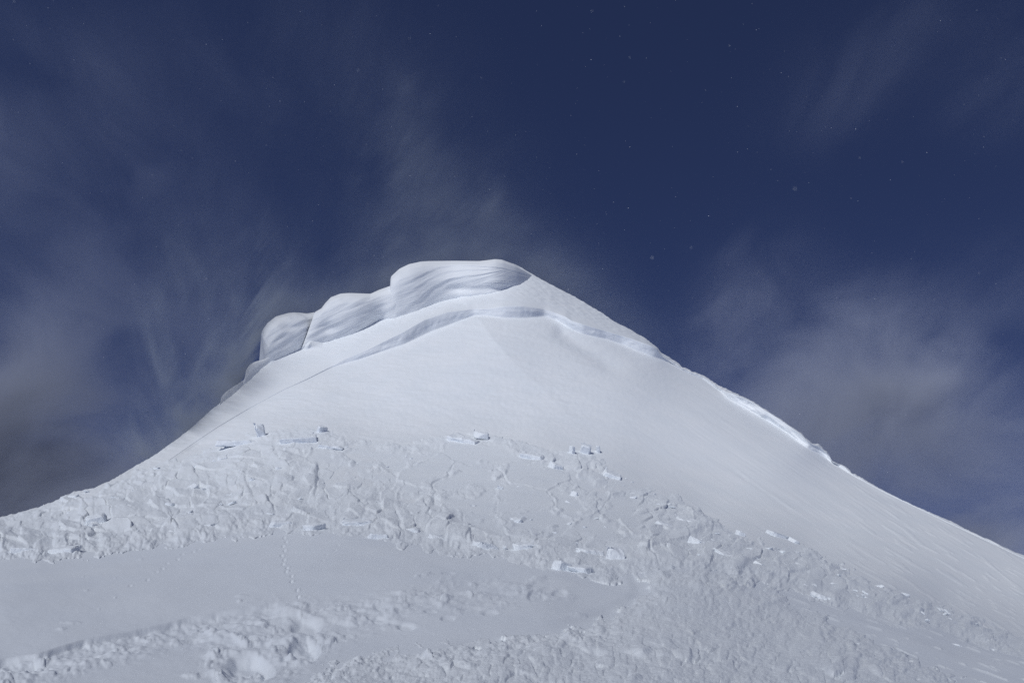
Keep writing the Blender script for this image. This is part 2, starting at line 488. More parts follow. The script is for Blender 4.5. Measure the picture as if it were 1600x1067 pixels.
# ------------------------------------------------------------------ avalanche debris
D1 = [(-260, 872), (-60, 822), (0, 806), (60, 789), (110, 768), (150, 762), (178, 752), (210, 738), (260, 722), (320, 702), (400, 680), (430, 674), (500, 668), (560, 684), (640, 694), (690, 678),
      (760, 676), (850, 700), (930, 704), (1000, 750), (1060, 775), (1110, 804), (1170, 842), (1250, 846), (1330, 890), (1480, 952), (1600, 990), (1760, 1040),
      (1760, 1085), (1600, 1036), (1450, 986), (1350, 962), (1210, 916), (1130, 896), (1060, 892), (1000, 896), (955, 908), (840, 890), (780, 868), (690, 864), (600, 846), (520, 838),
      (430, 830), (340, 845), (250, 855), (130, 868), (60, 878), (0, 875), (-60, 884), (-260, 930)]
D2 = [(1000, 890), (1060, 880), (1130, 886), (1210, 925), (1300, 968), (1400, 1018), (1520, 1075), (1620, 1200), (360, 1250), (430, 1090), (520, 1040), (600, 1018), (700, 1008),
      (860, 990), (950, 968), (1000, 940), (1015, 915)]
PLATES = [(400, 690), (430, 672), (505, 668), (640, 694), (760, 676), (860, 720), (960, 770), (1020, 800), (1000, 850), (860, 845), (740, 830), (640, 780), (560, 740), (470, 730)]


def chunks(X, W, size, seed, tilt, lo=0.0, edge=.10, warp=.35):
    wx = X / size + warp * fbm(X / size * 1.1, W / size * 1.1, 3, seed + 50)
    wy = W / size + warp * fbm(X / size * 1.1 + 9, W / size * 1.1, 3, seed + 51)
    f1, f2, r1, r2, r3, ox, oy = worley(wx, wy, seed)
    h = lo + r1 + tilt * ((r2 - .5) * ox + (r3 - .5) * oy) * 2
    return size * h * (.35 + .65 * sst(0.0, edge, f2 - f1)), f1, f2, r1


def debris_relief(px, py, Y):
    # lumps are laid out at the scale they have 55 m away, and grow with distance
    X = (px - 800) * 55.0 / F; W = (1088 - py) * 55.0 / F
    big, *_ = chunks(X, W, 2.6, 101, .9, -.2, .14)
    mid, *_ = chunks(X * .62, W * 1.35, .95, 111, 1.35, -.2, .07, .15)
    sml, *_ = chunks(X * .7, W * 1.3, .44, 121, 1.0, -.1, .10, .18)
    tiny, *_ = chunks(X * .75, W * 1.2, .21, 141, .9, -.1, .2, .15)
    rot = fbm(X / 4, W / 2.5, 2, 77)
    a = .10 * big * sst(-.3, .3, rot) + np.maximum(.24 * mid, .27 * sml * (.5 + .7 * sst(-.2, .3, rot))) + .085 * tiny
    a += .02 * fbm(X / .35, W / .3, 3, 131) + .30 * fbm(X / 3.6, W / 2.0, 3, 133)
    # large flat plates of slab that slid without breaking up
    pd = insidedist(px, py, PLATES) + 16 * fbm(px / 45, py / 25, 3, 78)
    pm = sst(-6, 14, pd)
    plate, f1, f2, rr = chunks(X * .7 + 3, W * 1.5, 2.6, 151, .5, -.1, .05, .2)
    band = fbm(X / 3.2, W / .17, 3, 161)
    crumb = sst(.08, .34, fbm(X / 2.2, W / 1.1, 3, 163))
    edge = np.exp(-((f2 - f1) / .10) ** 2) * sst(-.1, .25, fbm(X / 1.1, W / .8, 3, 165))
    crumb = np.maximum(crumb, .8 * edge)
    ps = .055 * plate + .028 * band + crumb * (.12 * mid + .14 * sml + .14 * tiny)
    return .82 * (a * (1 - pm) + ps * pm) * Y / 55.0


def lump_relief(px, py, Y):
    X = (px - 800) * 14.0 / F; W = (1250 - py) * 14.0 / F
    def lumps(size, seed, ani=1.0):
        wx = X / size + .3 * fbm(X / size * .8, W / size * .8, 2, seed + 7)
        wy = W / (size * ani) + .3 * fbm(X / size * .8 + 5, W / size * .8, 2, seed + 8)
        f1, f2, r1, r2, r3, ox, oy = worley(wx, wy, seed)
        return size * (.15 + .85 * r1 ** 1.5) * np.sqrt(np.maximum(0, 1 - (f1 * 1.1) ** 2))
    far = sst(13, 20, Y)
    patch = sst(-.25, .25, fbm(X / 1.6, W / .7, 3, 205))
    clump = sst(-.05, .25, fbm(X / .8, W / .4, 2, 206))
    near = np.maximum.reduce([.46 * lumps(.36, 201, .8) * clump * (.3 + .7 * patch), .46 * lumps(.20, 211, .85) * (.25 + .75 * patch), .44 * lumps(.105, 221, .85)]) + .22 * lumps(.05, 226, .9)
    near += .004 * fbm(X / .05, W / .05, 3, 231) + .06 * fbm(X / 1.2, W / .5, 3, 233)
    away = np.maximum.reduce([.46 * lumps(.24, 241, .8) * clump * (.4 + .6 * patch), .46 * lumps(.13, 243, .85) * (.4 + .6 * patch), .44 * lumps(.07, 245, .9)]) + .2 * lumps(.04, 249, .9) + .03 * fbm(X / .5, W / .3, 3, 247)
    return .9 * (near * (1 - far) + away * far) * Y / 14.0


def debris_sheet(name, poly, relief, x0, x1, y0, y1, stepx, stepy, base, ramp, ragged, sink):
    gx = np.arange(x0, x1, stepx); gy = np.arange(y1, y0, -stepy)
    px, py = np.meshgrid(gx, gy)
    sd = insidedist(px, py, poly)
    keep = sd > -26
    # compute only where needed
    py = np.maximum(py, np.interp(px, PXS, sil) + 0.6)
    Y = SY(px, py)
    p = P(px, py, Y)
    n = normals(p)
    sdn = sd + ragged * (fbm(px / 30, py / 18, 4, 301) * 1.6 + fbm(px / 8, py / 5, 2, 302) * .5)
    m = sst(0, ramp, sdn)
    out = np.clip(-sdn, 0, 60)
    h = -sink * sst(0, 3, out) + m * base + relief(px, py, Y) * (.25 * sst(-1.0, 8, sdn) + .75 * sst(0, ramp * 1.5, sdn))
    V = p + n * h[..., None]
    return grid_mesh(name, V, M_DEBRIS, keep & (sdn > -14))


deb = debris_sheet("avalanche_debris", D1, debris_relief, -262, 1762, 664, 1088, 1.15, .85, .10, 20, 8, .45)
tag(deb, "heap of broken slab blocks and crumbs spread below the smooth white face", "avalanche debris", kind="stuff")
lum = debris_sheet("snow_rubble", D2, lump_relief, 358, 1640, 876, 1250, 1.25, .95, .05, 30, 14, .25)
tag(lum, "rounded lumps of churned snow covering the lower right foreground", "snow rubble", kind="stuff")


# ------------------------------------------------------------------ cornices
def cornice(name, base, topl, label, A, relief=None, ncol=260, nrow=150, depth=6.0, roll=.9, tuck=.5, ends=(0.1, 0.1), under=0.62, dY=0.0):
    """an overhanging roll of snow: base line and crest line from left to right, bulging towards the valley"""
    s = np.linspace(0, 1, ncol)
    def res(pl, ns):
        pl = np.array(pl, float)
        d = np.concatenate([[0], np.cumsum(np.hypot(*np.diff(pl, axis=0).T))]); d /= d[-1]
        x = np.interp(s, d, pl[:, 0]); y = np.interp(s, d, pl[:, 1])
        for _ in range(ns):
            x[1:-1] = .25 * x[:-2] + .5 * x[1:-1] + .25 * x[2:]; y[1:-1] = .25 * y[:-2] + .5 * y[1:-1] + .25 * y[2:]
        return x, y
    bx, by = res(base, 60); tx, ty = res(topl, 10)
    t = np.linspace(0, 1, nrow)[:, None]
    px = bx[None] + (tx - bx)[None] * t; py = by[None] + (ty - by)[None] * t
    Y0 = SY(np.clip(bx, 0, 1600), np.maximum(by, SILF(bx) + 1)) + dY
    for _ in range(400):
        Y0[1:-1] = .25 * Y0[:-2] + .5 * Y0[1:-1] + .25 * Y0[2:]
    rnd = lambda q: np.sqrt(np.maximum(0, 1 - (1 - np.clip(q, 0, 1)) ** 2))
    e = rnd(s / ends[0]) * rnd((1 - s) / ends[1])
    tt = t
    # offset towards the viewer: tucked in at the foot, out under the lip, rolling back over the top
    o = np.interp(tt.ravel(), [0, .06, .2, .4, under, .8, .92, 1.0], [-tuck / max(A, .01), .0, .42, .78, 1.0, .86, .42, -roll])[:, None]
    for _ in range(14):
        o[1:-1] = .25 * o[:-2] + .5 * o[1:-1] + .25 * o[2:]
    hgt = (np.hypot(bx - tx, by - ty) * Y0 / F)[None]
    off = A * o * np.minimum(1, hgt / 3.5) * (0.1 + .9 * e)[None] - (1 - e)[None] * ends[2]
    if relief is not None:
        off = off + relief(px, py, s[None] + 0 * t, t + 0 * s[None]) * sst(0, .12, t) * (1 - sst(.85, 1, t))
    Y = Y0[None] - off
    V = P(px, py, Y)
    # far side of the roll, down behind it
    back = []
    for dy, dz in [(.3, .04), (1.0, .25), (depth * .4, depth * .25), (depth, depth), (depth * 2, depth * 3)]:
        b = V[-1].copy(); k = (b[:, 1] + dy) / b[:, 1]
        b[:, 0] *= k; b[:, 1] += dy; b[:, 2] -= dz
        back.append(b)
    front = V[0].copy(); front[:, 1] += 1.5; front[:, 2] -= 1.0
    o = grid_mesh(name, np.concatenate([front[None], V, np.stack(back)]), M_CORNICE)
    tag(o, label, "snow cornice", "cornices along the crest")
    return o


Z1 = lambda p: (590 + p[0] / 6.154, 390 + p[1] / 6.154)
C1 = line([Z1(p) for p in [(60, 430), (130, 390), (240, 330), (360, 270), (470, 215), (600, 165), (700, 150), (800, 150), (950, 158), (1180, 172), (1500, 260)]])
C2 = line([Z1(p) for p in [(60, 640), (250, 560), (400, 460), (480, 390), (560, 335), (700, 268), (850, 246), (950, 240), (1100, 215), (1200, 200), (1500, 290)]])


def big_relief(px, py, s, t):
    k = (py - C1(px)) / np.maximum(C2(px) - C1(px), 2.0)
    k = k + .06 * fbm(px / 30, py / 30, 2, 71)
    r = np.zeros(px.shape)
    # stacked wind-cut lips: each a sharp crest above a shallow hollow
    for kc, wu, wd, a in ((-.02, .5, .12, .24), (.22, .16, .08, .06), (.42, .22, .11, .13), (.72, .24, .1, .05), (1.02, .34, .15, .20), (1.5, .5, .25, .10)):
        r += a * np.where(k < kc, np.exp(-((k - kc) / wu) ** 2), np.exp(-((k - kc) / wd) ** 2) - .35 * np.exp(-((k - kc - 2 * wd) / (1.6 * wd)) ** 2))
    fade = sst(610, 650, px) * (1 - sst(745, 805, px))
    r *= (.15 + .85 * fade) * .68
    # scooped hollows on the right
    for (cx, cy, a, b, d) in ((716, 450, 16, 7, .22), (735, 452, 34, 5, .20), (790, 450, 26, 6, .22), (776, 441, 17, 6, -.18), (640, 470, 30, 20, .15)):
        r -= d * np.exp(-(((px - cx) / a) ** 2 + ((py - cy) / b) ** 2))
    c, sn = math.cos(-.30), math.sin(-.30)
    u = px * c + py * sn; v = -px * sn + py * c
    r += .02 * fbm(u / 40, v / 2.6, 3, 72)
    lens = np.exp(-(((px - 776) / 22) ** 2 + ((py - 442) / 5.5) ** 2) ** 2)
    r += .10 * np.sin(py * 3.1 + px * .12) * lens * .35
    return r


def mid_relief(px, py, s, t):
    c, sn = math.cos(-.42), math.sin(-.42)
    u = px * c + py * sn; v = -px * sn + py * c
    r = .13 * fbm(u / 60, v / 12.0, 2, 81) + .020 * fbm(u / 30, v / 2.4, 2, 82)
    r -= .8 * np.exp(-(((px - 512) / 13) ** 2 + ((py - 512) / 9) ** 2)) * .5
    r += .25 * np.exp(-((px - 600 + (py - 440) * .15) / 10.0) ** 2) * sst(500, 480, py)
    return r


def left_relief(px, py, s, t):
    c, sn = math.cos(-.55), math.sin(-.55)
    u = px * c + py * sn; v = -px * sn + py * c
    r = .15 * fbm(u / 50, v / 13.0, 2, 91) + .018 * fbm(u / 26, v / 2.6, 2, 92)
    r -= .35 * np.exp(-((u - 120) / 40) ** 2) * 0
    r += .4 * np.exp(-(((px - 436) / 16) ** 2 + ((py - 512) / 9) ** 2))
    r -= .3 * np.exp(-(((px - 455) / 22) ** 2 + ((py - 512) / 6) ** 2))
    return r


cornice("snow_cornice",
        [(600, 507), (611, 508), (619, 506), (639, 500), (652, 497), (674, 487), (694, 480), (717, 474), (740, 473), (754, 470), (777, 469), (793, 464), (812, 457), (828, 446), (838, 437)],
        [(610.5, 446), (609.8, 438), (611, 432), (624, 420), (639, 412.8), (658, 408.7), (671, 408), (710, 407.6), (749, 408), (761, 406.7), (774, 405), (785, 406), (804.5, 413.6), (834, 431.5)],
        "largest snow cornice curling over the summit with curved wind-cut bands", 1.0, big_relief, 420, 200, 6, .9, .5, (0.18, .60, .4), .60, .0)
cornice("snow_cornice",
        [(470, 549), (499, 540), (532, 532), (555, 526), (574, 517), (596, 505), (606, 507), (622, 506)],
        [(492, 487.5), (502, 482), (508, 473.8), (517, 464.4), (532, 458.8), (546, 457.8), (579, 459), (592, 453), (609, 447), (622, 446)],
        "middle snow cornice with a dimpled dome between its two neighbours", 1.0, mid_relief, 300, 150, 5, .9, .5, (.4, .15, .15), .58, 0.12)
cornice("snow_cornice",
        [(413, 566), (417, 567), (426, 566), (436, 563), (454, 555), (474, 546), (486, 536), (500, 527)],
        [(413.5, 556), (410.5, 541), (408, 523), (410.6, 515), (418, 504.7), (431, 494.4), (450, 489), (461, 488), (480, 489.7), (494, 487.5), (512, 484)],
        "rounded snow cornice furthest down the left ridge like a bulging nose", 1.2, left_relief, 260, 150, 4, .9, .4, (.6, .3, .3), .55, 0.1)
cornice("snow_cornice",
        [(376, 606), (384, 603), (392, 594), (402, 584), (414, 571), (426, 566)],
        [(380, 598), (383, 588), (384, 579), (390, 569.5), (399, 564.7), (411, 562), (424, 556)],
        "small knob of a cornice just below the bulging nose", .6, None, 90, 60, 3, .6, .3, (.5, .4, .6), .5, 0.1)
cornice("snow_cornice",
        [(340, 637), (346, 634), (354, 627), (364, 618), (374, 609), (384, 600)],
        [(343, 634), (345, 627), (346, 620), (353, 612), (362, 606), (373, 599), (383, 592)],
        "lowest and thinnest cornice lip on the left ridge above the bare flank", .4, None, 90, 50, 3, .5, .2, (.4, .4, .4), .5, 0.1)


# ------------------------------------------------------------------ single blocks
def block_mesh(name, dims, seed, npts=22, bev=.05, rough=.03, flat=.0):
    r = random.Random(seed)
    bm = bmesh.new()
    for i in range(npts):
        v = [r.uniform(-1, 1) for _ in range(3)]
        ax = r.randrange(3) if r.random() > flat else 2
        v[ax] = math.copysign(r.uniform(.82, 1), v[ax])
        bm.verts.new((v[0] * dims[0] / 2, v[1] * dims[1] / 2, v[2] * dims[2] / 2))
    for sx in (-1, 1):
        for sy in (-1, 1):
            for sz in (-1, 1):
                if r.random() < .8:
                    bm.verts.new((sx * dims[0] / 2 * r.uniform(.6, 1), sy * dims[1] / 2 * r.uniform(.6, 1), sz * dims[2] / 2 * r.uniform(.8, 1)))
    g = bmesh.ops.convex_hull(bm, input=bm.verts)
    bmesh.ops.delete(bm, geom=[e for e in g["geom_interior"] if isinstance(e, bmesh.types.BMVert)], context='VERTS')
    bmesh.ops.dissolve_limit(bm, angle_limit=.12, verts=bm.verts, edges=bm.edges)
    bmesh.ops.bevel(bm, geom=list(bm.edges), offset=bev * min(dims), segments=1, affect='EDGES', profile=.6)
    bmesh.ops.triangulate(bm, faces=bm.faces)
    for _ in range(3):
        el = [e for e in bm.edges if e.calc_length() > max(dims) * .09]
        if not el:
            break
        bmesh.ops.subdivide_edges(bm, edges=el, cuts=1)
        bmesh.ops.triangulate(bm, faces=bm.faces)
    bm.normal_update()
    co = np.array([v.co for v in bm.verts]); s = max(dims)
    n = fbm(co[:, 0] / s * 5 + co[:, 2] / s * 3.1 + seed, co[:, 1] / s * 5 - co[:, 2] / s * 2.7, 3, seed)
    for v, k in zip(bm.verts, n):
        v.co += v.normal * (k * rough * s)
        v.co = Vector([max(-.62 * d, min(.62 * d, c)) for c, d in zip(v.co, dims)])
    me = bpy.data.meshes.new(name)
    bm.to_mesh(me); bm.free()
    me.materials.append(M_DEBRIS)
    return me


def surf(px, py):
    a = np.array([[px - 2, px, px + 2]] * 3, float); b = np.array([[py + 2] * 3, [py] * 3, [py - 2] * 3], float)
    Y = SY(a, b); V = P(a, b, Y)
    return V[1, 1], normals(V)[1, 1], float(Y[1, 1])


def put(o, px, py, yaw, tilt=(0, 0), up=.3, align=.6):
    p, n, Y = surf(px, py)
    z = Vector(n) * align + Vector((0, 0, 1 - align)); z.normalize()
    q = Vector((0, 0, 1)).rotation_difference(z).to_matrix()
    R = q @ Matrix.Rotation(yaw, 3, 'Z') @ Matrix.Rotation(tilt[0], 3, 'X') @ Matrix.Rotation(tilt[1], 3, 'Y')
    o.rotation_euler = R.to_euler()
    o.location = Vector(p) + Vector(n) * up
    return o


# (px, py, width px, depth m, height px, yaw deg, tilt deg, lift m, label)
SPECIAL = [
    (409, 681, 15, 1.0, 25, 20, (12, -8), .75, "upright slab block with a dark right face at the upper left of the debris"),
    (372, 695, 62, 1.6, 13, 12, (-4, 9), .30, "long flat slab leaning against the upright dark-faced block"),
    (466, 690, 58, 2.8, 14, 16, (4, -3), .40, "large pale plate of slab just right of the upright dark-faced block"),
    (503, 676, 11, 1.2, 15, -25, (0, 8), .55, "corner block standing on the edge of the large pale plate"),
    (516, 703, 42, 1.0, 9, 4, (0, 3), .45, "thin slab lying flat with a shadowed lower edge below the pale plate"),
    (725, 689, 56, 2.6, 14, -18, (5, 4), .35, "broad smooth slab at the top middle edge of the debris"),
    (752, 686, 26, 1.0, 12, 10, (10, 6), .70, "small lip of snow jutting over a dark gap at the top middle"),
    (893, 709, 7, .6, 17, 30, (8, -6), .55, "narrow upright fin left of the wider fin at the upper right"),
    (914, 708, 17, .7, 18, -10, (14, 6), .50, "wide dark upright fin between two narrow fins at the upper right"),
    (933, 707, 6, .5, 14, 15, (4, -10), .45, "thinnest upright fin at the top right corner of the debris"),
    (868, 734, 19, 1.1, 18, 25, (18, 10), .40, "tilted wedge below and left of the upright fins"),
    (956, 747, 32, 1.5, 15, -14, (8, 12), .35, "wedge-shaped slab tipping down right of the fins"),
    (896, 778, 10, .8, 18, 35, (6, 22), .30, "leaning splinter in the crack that cuts the big plates"),
    (832, 716, 40, 1.8, 14, -10, (6, 9), .30, "shaded slab tipping right above the big lined plates"),
    (962, 877, 31, 1.0, 36, 8, (-12, 4), .55, "round pale disc of snow standing beside the walked groove"),
    (920, 868, 42, 2.0, 22, 28, (8, 3), .30, "flat shaded plate left of the round pale disc"),
    (905, 893, 42, 2.0, 19, -26, (4, -2), .22, "low pale plate in front of the shaded plate"),
    (758, 857, 38, 1.6, 20, 26, (2, 3), .30, "slab with a dark vertical end at the lower middle edge"),
    (817, 861, 34, 1.2, 26, 22, (10, -6), .30, "bright broken block right of the slab with the dark end"),
    (876, 890, 26, 1.2, 28, 40, (4, 10), .30, "bright lump wedged left of the low pale plate"),
    (152, 818, 30, 1.6, 27, 30, (10, -12), .45, "tallest boulder standing out of the left debris"),
    (101, 864, 48, 1.6, 17, -12, (6, -6), .25, "flat wedge resting at the lower left edge of the debris"),
    (40, 864, 40, 1.5, 16, 14, (-4, 6), .22, "pale block at the far left toe of the debris"),
    (322, 827, 32, 1.3, 9, -18, (2, -8), .40, "thin tilted plate near the toe on the left"),
    (438, 822, 36, 1.4, 15, 28, (4, 3), .30, "rounded block above the upper end of the small footprint line"),
    (490, 827, 32, 1.5, 17, -32, (6, -2), .28, "pale block right of the start of the small footprint line"),
    (560, 822, 48, 2.0, 18, 22, (6, -4), .32, "broad pale slab at the toe right of the footprints"),
    (590, 841, 34, 1.2, 15, 10, (2, 4), .22, "low block at the toe below the broad pale slab"),
    (682, 845, 24, 1.2, 16, 30, (14, 8), .25, "grey tilted slab near the toe in the middle"),
    (640, 832, 34, 1.3, 14, -14, (4, -6), .25, "pale plate between the broad slab and the grey tilted slab"),
    (1040, 826, 34, 1.7, 24, 25, (12, 10), .45, "dark hollow-sided lump right of the big plates"),
    (1074, 818, 40, 1.7, 18, -10, (8, 6), .45, "low overhanging lump next to the dark hollow-sided one"),
    (1092, 852, 28, 1.5, 27, 20, (10, 14), .35, "pointed pale wedge in the middle of the right debris"),
    (1186, 885, 20, 1.0, 16, 40, (16, 10), .40, "dark triangular wedge in the right debris"),
    (1156, 836, 13, .8, 15, 15, (8, 16), .40, "small dark pointed block at the upper edge on the right"),
    (1216, 838, 36, 1.4, 12, 24, (2, 10), .30, "bright row-shaped block along the right upper edge"),
    (1240, 847, 14, .9, 14, 10, (4, 16), .30, "squared end block of the bright row on the right"),
    (1290, 936, 46, 1.7, 16, 18, (8, 12), .25, "pale pointed slab just above the smooth hollow on the right"),
    (1140, 872, 50, 2.0, 20, 14, (12, 10), .25, "broad shaded slab left of the dark triangular wedge"),
    (1495, 1009, 13, .7, 8, 10, (-8, 8), .10, "lone snow block lying on the smooth hollow at the right"),
    (1548, 1016, 20, .8, 7, 18, (-10, 6), .06, "flat low block at the right toe beyond the lone block"),
]
for i, (px, py, wpx, dep, hpx, yaw, tl, up, label) in enumerate(SPECIAL):
    _, _, Y = surf(px, py)
    w, h = wpx * Y / F, hpx * Y / F * 1.05
    dep *= .75 * Y / 55.0; up *= Y / 55.0
    me = block_mesh("snow_block", (w, dep, h * (.9 if i in (0, 7, 8, 9, 12, 14) else .72) * (.75 if px > 1000 else 1)), 400 + i, 18, .09, .035)
    o = bpy.data.objects.new("snow_block", me); COL.objects.link(o)
    put(o, px, py, math.radians(yaw), (math.radians(tl[0]), math.radians(tl[1])), up * (.42 if px < 1000 else .22), .6)
    tag(o, label, "snow block", "single blocks lying in the avalanche debris")

# plainer lumps, copies of a few shapes
PROTO = [block_mesh("snow_chunk", (1.0, random.uniform(.7, 1), random.uniform(.35, .8)), 500 + i, 13, .10, .06) for i in range(9)]
ZONES = [
    ("chunk of snow in the left debris between the crest edge and the toe", "chunks strewn over the left debris",
     [(20, 815), (200, 745), (330, 710), (430, 720), (520, 760), (480, 815), (330, 830), (120, 855), (10, 865)], 80, .6),
    ("chunk of snow between the plates at the centre of the debris", "chunks strewn among the central plates",
     [(520, 720), (640, 705), (760, 705), (880, 740), (980, 800), (960, 870), (820, 870), (680, 845), (560, 815)], 40, .5),
    ("chunk of snow in the right debris above the smooth hollow", "chunks strewn over the right debris",
     [(960, 740), (1080, 800), (1160, 850), (1260, 860), (1400, 925), (1560, 985), (1580, 1015), (1420, 965), (1200, 905), (1040, 870)], 84, .42),
    ("rounded snowball among the churned lumps of the lower right foreground", "snowballs in the foreground rubble",
     [(1020, 910), (1130, 900), (1250, 960), (1400, 1035), (1420, 1060), (700, 1060), (800, 1020), (960, 985)], 22, .12),
]
for label, group, poly, count, size in ZONES:
    xs = [p[0] for p in poly]; ys = [p[1] for p in poly]
    done = 0
    while done < count:
        px, py = random.uniform(min(xs), max(xs)), random.uniform(min(ys), max(ys))
        if insidedist(np.array([px]), np.array([py]), poly)[0] < 0:
            continue
        s = size * random.choice((.45, .6, .6, .8, 1.0, 1.35)) * float(surf(px, py)[2]) / (55.0 if size > .4 else 14.0)
        o = bpy.data.objects.new("snow_chunk", random.choice(PROTO)); COL.objects.link(o)
        o.scale = (s, s * random.uniform(.8, 1.1), s * random.uniform(.45, .7))
        put(o, px, py, random.uniform(0, 6.28), (random.gauss(.12, .2), random.gauss(0, .25)), s * .05 + (.10 if size > .4 else .02), .6)
        tag(o, label, "snow chunk", group)
        done += 1

# ------------------------------------------------------------------ blown snow in the air
M_FLAKE = bpy.data.materials.new("snow_crystal"); M_FLAKE.use_nodes = True
M_FLAKE.node_tree.nodes["Principled BSDF"].inputs["Base Color"].default_value = (.86, .89, .93, 1)
M_FLAKE.node_tree.nodes["Principled BSDF"].inputs["Roughness"].default_value = .6
bm = bmesh.new()
fr = random.Random(5)


def flake(px, py, d, size):
    a, b = ray(px, py)
    c = Vector((a * d, d, CAM[2] + b * d))
    g = bmesh.ops.create_icosphere(bm, subdivisions=1, radius=size / 2)
    R = Euler((fr.uniform(0, 6), fr.uniform(0, 6), fr.uniform(0, 6))).to_matrix()
    for v in g["verts"]:
        q = v.co * fr.uniform(.6, 1.2)
        q = R @ Vector((q.x * 1.5, q.y, q.z * .6))
        v.co = c + q


for i in range(900):
    d = 2.2 + 15 * fr.random() ** 1.3
    flake(fr.uniform(-250, 1850), fr.uniform(-150, 900 - 500 * fr.random()), d, d / F * fr.choice((.35, .4, .45, .5, .5, .6, .7, .8, 1.0)))
for px, py in ((752, 122), (1080, 387), (1019, 403), (1410, 253), (1140, 72), (322, 435), (975, 128), (22, 3), (1530, 427), (560, 110), (1242, 295), (984, 90), (1343, 247), (925, 18), (640, 60)):
    flake(px, py, fr.uniform(.5, 1.1), .0009)
me = bpy.data.meshes.new("snowflakes"); bm.to_mesh(me); bm.free(); me.materials.append(M_FLAKE)
fl = bpy.data.objects.new("snowflakes", me); COL.objects.link(fl)
tag(fl, "tiny wind-blown snow crystals drifting in the air in front of the peak", "snowflakes", kind="stuff")
cam.dof.use_dof = True; cam.dof.focus_distance = 60.0; cam.dof.aperture_fstop = 9.0


class G:
    """short-hand for building a volume shader"""
    def __init__(self, name, col, aniso):
        self.m = bpy.data.materials.new(name); self.m.use_nodes = True
        self.nt, self.N, self.L = nodes_of(self.m)
        self.out = self.N.new("ShaderNodeOutputMaterial")
        self.v = self.N.new("ShaderNodeVolumePrincipled")
        self.v.inputs["Color"].default_value = (*col, 1)
        self.v.inputs["Anisotropy"].default_value = aniso
        self.L.new(self.v.outputs[0], self.out.inputs["Volume"])
        g = self.N.new("ShaderNodeNewGeometry")
        sp = self.N.new("ShaderNodeSeparateXYZ"); self.L.new(g.outputs["Position"], sp.inputs[0])
        self.pos = g.outputs["Position"]; self.x, self.y, self.z = sp.outputs

    def m_(self, op, a, b=None, c=None, clamp=False):
        n = self.N.new("ShaderNodeMath"); n.operation = op; n.use_clamp = clamp
        for i, q in enumerate((a, b, c)):
            if q is None: continue
            if isinstance(q, (int, float)): n.inputs[i].default_value = q
            else: self.L.new(q, n.inputs[i])
        return n.outputs[0]

    def range(self, v, a, b, c=0.0, d=1.0, smooth=True):
        n = self.N.new("ShaderNodeMapRange"); n.interpolation_type = 'SMOOTHSTEP' if smooth else 'LINEAR'
        self.L.new(v, n.inputs[0])
        for i, q in zip((1, 2, 3, 4), (a, b, c, d)): n.inputs[i].default_value = q
        return n.outputs[0]

    def vec(self, x, y, z):
        n = self.N.new("ShaderNodeCombineXYZ")
        for i, q in enumerate((x, y, z)):
            if isinstance(q, (int, float)): n.inputs[i].default_value = q
            else: self.L.new(q, n.inputs[i])
        return n.outputs[0]

    def noise(self, vec, scale, detail=4, rough=.55, dist=0.0):
        n = self.N.new("ShaderNodeTexNoise"); self.L.new(vec, n.inputs["Vector"])
        n.inputs["Scale"].default_value = scale; n.inputs["Detail"].default_value = detail
        n.inputs["Roughness"].default_value = rough; n.inputs["Distortion"].default_value = dist
        return n.outputs[0]

    def curve(self, v, a, b, pts, c, d):
        """piecewise linear function of v from points (v, value), value range c..d"""
        n = self.N.new("ShaderNodeFloatCurve"); cv = n.mapping.curves[0]
        pts = sorted(pts)
        n.mapping.use_clip = False
        for i, (p, q) in enumerate(pts):
            p, q = (p - a) / (b - a), (q - c) / (d - c)
            if i < 2: k = cv.points[i]; k.location = (p, q)
            else: k = cv.points.new(p, q)
            k.handle_type = 'VECTOR'
        n.mapping.update()
        self.L.new(self.range(v, a, b, 0, 1, False), n.inputs["Value"])
        return self.m_('ADD', self.m_('MULTIPLY', n.outputs[0], d - c), c)

    def gauss(self, v, c, r):
        q = self.m_('DIVIDE', self.m_('SUBTRACT', v, c), r)
        return self.m_('POWER', 2.71828, self.m_('MULTIPLY', self.m_('MULTIPLY', q, q), -1.0))

    def blob(self, c, r):
        n = self.N.new("ShaderNodeVectorMath"); n.operation = 'SUBTRACT'; self.L.new(self.pos, n.inputs[0]); n.inputs[1].default_value = c
        q = self.N.new("ShaderNodeVectorMath"); q.operation = 'DIVIDE'; self.L.new(n.outputs[0], q.inputs[0]); q.inputs[1].default_value = r
        l = self.N.new("ShaderNodeVectorMath"); l.operation = 'DOT_PRODUCT'; self.L.new(q.outputs[0], l.inputs[0]); self.L.new(q.outputs[0], l.inputs[1])
        return self.m_('POWER', 2.71828, self.m_('MULTIPLY', l.outputs["Value"], -1.0))

    def finish(self, density):
        self.L.new(density, self.v.inputs["Density"])
        return self.m


def box(name, lo, hi, mat):
    bm = bmesh.new(); bmesh.ops.create_cube(bm, size=1.0)
    for v in bm.verts:
        v.co = Vector([(a + b) / 2 + c * (b - a) for a, b, c in zip(lo, hi, v.co)])
    me = bpy.data.meshes.new(name); bm.to_mesh(me); bm.free(); me.materials.append(mat)
    o = bpy.data.objects.new(name, me); COL.objects.link(o)
    return o


def W3(px, py, Y):
    a, b = ray(px, py)
    return (a * Y, Y, CAM[2] + b * Y)


